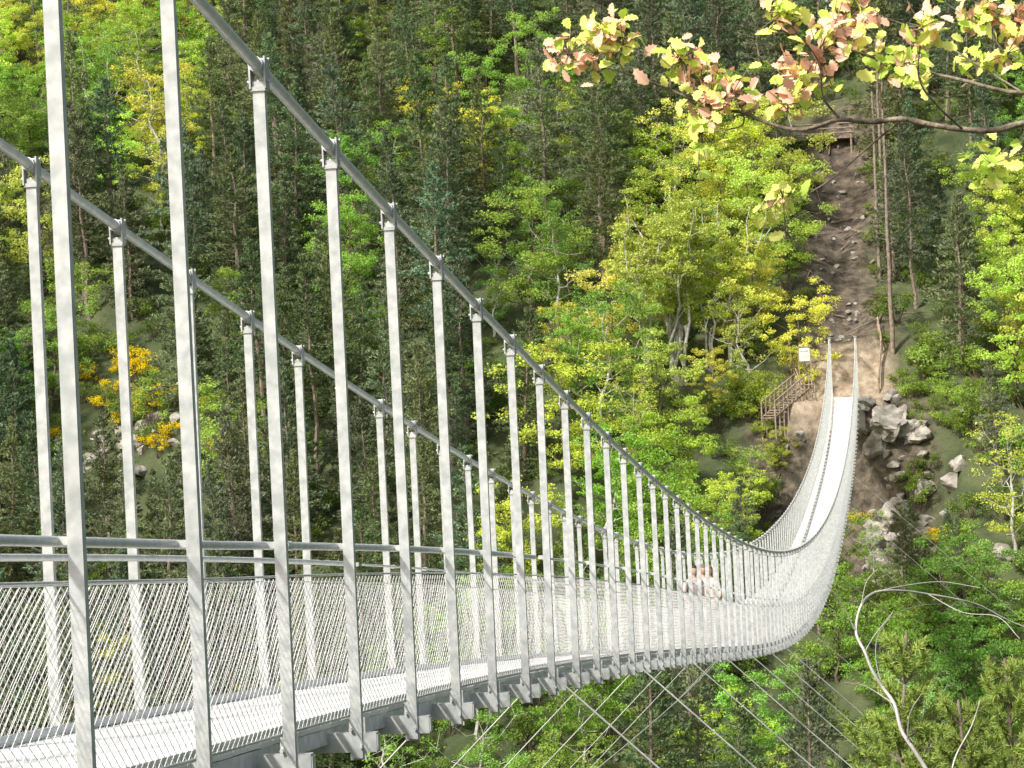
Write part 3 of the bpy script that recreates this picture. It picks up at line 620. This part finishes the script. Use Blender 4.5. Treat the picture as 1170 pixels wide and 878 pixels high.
# ------------------------------------------------------------------ people on the deck
M_skin=noisy('skin',(.52,.33,.24),(.60,.39,.29),scale=20,rough=.5)
M_shoe=noisy('shoe',(.05,.04,.04),(.1,.08,.08))
def person(loc,face,H,shirt,trouser,hair,longhair,step=.22,armbend=.3):
    e=empty('person'); k=H/1.75
    V=[];E=[];Rr=[]
    def v(x,y,z,r,par=None,ry=None):
        V.append((x*k,y*k,z*k)); Rr.append((r*k,(ry or r)*k)); 
        if par is not None: E.append((par,len(V)-1))
        return len(V)-1
    pel=v(0,0,.95,.15,None,.115); wst=v(0,.0,1.10,.125,pel,.095); ch=v(0,-.005,1.30,.15,wst,.105); sh=v(0,.0,1.42,.11,ch,.085); nk=v(0,-.005,1.50,.052,sh); hd=v(0,-.015,1.57,.052,nk)
    for s in(-1,1):
        f=step*s
        hp=v(.09*s,0,.88,.095,pel); kn=v(.10*s,-.5*f-.03,.50,.062,hp); an=v(.10*s,-f+.02*(s<0),.10,.042,kn); to=v(.11*s,-f-.16,.045,.036,an)
        so=v(.185*s,0,1.40,.060,sh); el=v(.235*s,.05+.45*f*.6,1.13,.043,so); wr=v(.24*s,-.12+f*.8,.93+armbend*.1,.030,el); v(.235*s,-.17+f*.8,.87+armbend*.1,.026,wr,.02)
    me=bpy.data.meshes.new('body_src'); me.from_pydata(V,E,[]); o=bpy.data.objects.new('body_src',me); COL.objects.link(o)
    o.modifiers.new('s','SKIN')
    for i,r in enumerate(Rr):
        sv=me.skin_vertices[0].data[i]; sv.radius=r; sv.use_root=(i==0)
    o.modifiers.new('ss','SUBSURF').levels=2
    dg=bpy.context.evaluated_depsgraph_get(); em=bpy.data.meshes.new_from_object(o.evaluated_get(dg))
    bpy.data.objects.remove(o)
    body=bpy.data.objects.new('body',em); COL.objects.link(body); body.parent=e
    em.materials.clear()
    for m_ in (noisy('shirt',tuple(c*.85 for c in shirt),shirt,scale=15,rough=.9),noisy('trousers',tuple(c*.8 for c in trouser),trouser,scale=15,rough=.9),M_skin,M_shoe): em.materials.append(m_)
    for p in em.polygons:
        c=p.center/k; p.use_smooth=True
        if c.z>1.48: mi=2
        elif abs(c.x)>.19 and c.z<1.16: mi=2
        elif c.z>.98: mi=0
        elif abs(c.x)>.2 : mi=2
        elif c.z>.10: mi=1
        else: mi=3
        p.material_index=mi
    hb_=B()
    for s in(-1,1):
        f=step*s; w=np.array([.235*s,-.17+f*.8,.87+armbend*.1])*k
        for i in range(4):
            b0=w+np.array([0,(i-1.5)*.018,-.01])*k; L=(.07,.08,.076,.058)[i]*k
            hb_.tube([b0,b0+np.array([-.006*s,-.006,-L*.55]),b0+np.array([-.016*s,-.016,-L])],[.009*k,.008*k,.006*k],6)
        b0=w+np.array([0,-.022,.03])*k; hb_.tube([b0,b0+np.array([-.008*s,-.022,-.02])*k,b0+np.array([-.012*s,-.032,-.045])*k],[.010*k,.009*k,.007*k],6)
    hb_.make('fingers',[M_skin],e,smooth=True)
    hh=B(); nu,nv=20,14; Vh=[]
    for j in range(nv+1):
        ph=math.pi*j/nv
        for i in range(nu):
            a=2*math.pi*i/nu; x=math.sin(ph)*math.cos(a); y=math.sin(ph)*math.sin(a); z=math.cos(ph)
            jaw=1-.28*max(0,-z)**1.2; px_=x*.075*jaw; py_=y*.095*(jaw if y<0 else jaw*.95); pz=z*.118
            if y<-.6 and abs(x)<.25 and -.25<z<.1: py_-=.018*(1-abs(x)/.25)
            Vh.append((px_,py_-.02,pz+1.64))
    idx=np.arange(nv)[:,None]*nu+np.arange(nu)[None]; nxt=np.arange(nv)[:,None]*nu+((np.arange(nu)+1)%nu)[None]
    hh.add(np.array(Vh)*k,np.stack([idx,idx+nu,nxt+nu,nxt],-1).reshape(-1,4),0)
    Va=np.array(Vh); c0=np.array([0,-.02,1.64]); d=Va-c0
    keep=(d[:,2]>.045)|((d[:,1]>-.01)&(d[:,2]>(-.25 if longhair else -.06)))
    Hh=c0+d*np.array([1.13,1.12,1.10]); 
    if longhair: Hh[(d[:,1]>0)&(d[:,2]<-.02),2]-=.10
    q=np.stack([idx,idx+nu,nxt+nu,nxt],-1).reshape(-1,4); q=q[keep[q].all(1)]
    hh.add(Hh*k,q,1)
    for s in(-1,1):
        hh.tube(np.array([[.030*s,-.108,1.652],[.030*s,-.114,1.652]])*k,[.011*k,.008*k],8,3)
        hh.tube(np.array([[.076*s,-.01,1.60],[.083*s,-.005,1.64],[.078*s,-.01,1.67]])*k,[.010*k,.013*k,.008*k],6,0)
    hh.tube(np.array([[-.022,-.105,1.585],[0,-.110,1.583],[.022,-.105,1.585]])*k,[.004*k,.006*k,.004*k],6,2)
    hh.make('head',[M_skin,noisy('hair',tuple(c*.7 for c in hair),hair,scale=30,rough=.7),noisy('lips',(.4,.15,.13),(.45,.18,.15)),M_dark],e,smooth=True)
    e.location=loc; e.rotation_euler=(0,0,face)
    return e
def deckz(y): return float(zd(y))+DT+.002
person((-4.02,48.6,deckz(48.6)),.5,1.55,(.60,.50,.49),(.48,.45,.45),(.03,.02,.018),True)
person((-3.86,50.4,deckz(50.4)),-.3,1.58,(.66,.56,.53),(.52,.48,.46),(.26,.16,.09),True,-.2)
person((-4.05,51.3,deckz(51.3)),.2,1.62,(.55,.45,.43),(.40,.40,.42),(.20,.14,.09),False,.18)
# ------------------------------------------------------------------ light
w=bpy.data.worlds.new('World'); sc.world=w; w.use_nodes=True; nt=w.node_tree; nt.nodes.clear()
o=nt.nodes.new('ShaderNodeOutputWorld'); bg=nt.nodes.new('ShaderNodeBackground'); sk=nt.nodes.new('ShaderNodeTexSky')
sk.sky_type='NISHITA'; sk.sun_disc=False
sd=Vector((-.42,-.60,.70)).normalized()
sk.sun_elevation=math.asin(sd.z); sk.sun_rotation=math.atan2(sd.x,sd.y); bg.inputs['Strength'].default_value=.15; sk.dust_density=6; sk.air_density=1.3
nt.links.new(sk.outputs[0],bg.inputs[0]); nt.links.new(bg.outputs[0],o.inputs[0])
l=bpy.data.lights.new('sun','SUN'); l.energy=4.8; l.angle=math.radians(4); l.color=(1,.97,.90); lo=bpy.data.objects.new('sun',l); COL.objects.link(lo)
lo.rotation_euler=sd.to_track_quat('Z','Y').to_euler(); lo.location=(-20,-10,40)
sc.view_settings.view_transform='Standard'; sc.view_settings.look='None'; sc.view_settings.exposure=0
cam=bpy.data.cameras.new('camera'); co=bpy.data.objects.new('camera',cam); COL.objects.link(co)
cam.sensor_width=36; cam.lens=36*F/1170; cam.clip_start=.1; cam.clip_end=2000
Mx=Matrix(((XI[0],YI[0],-FW[0],0),(XI[1],YI[1],-FW[1],0),(XI[2],YI[2],-FW[2],0),(0,0,0,1)))
co.matrix_world=Mx; sc.camera=co
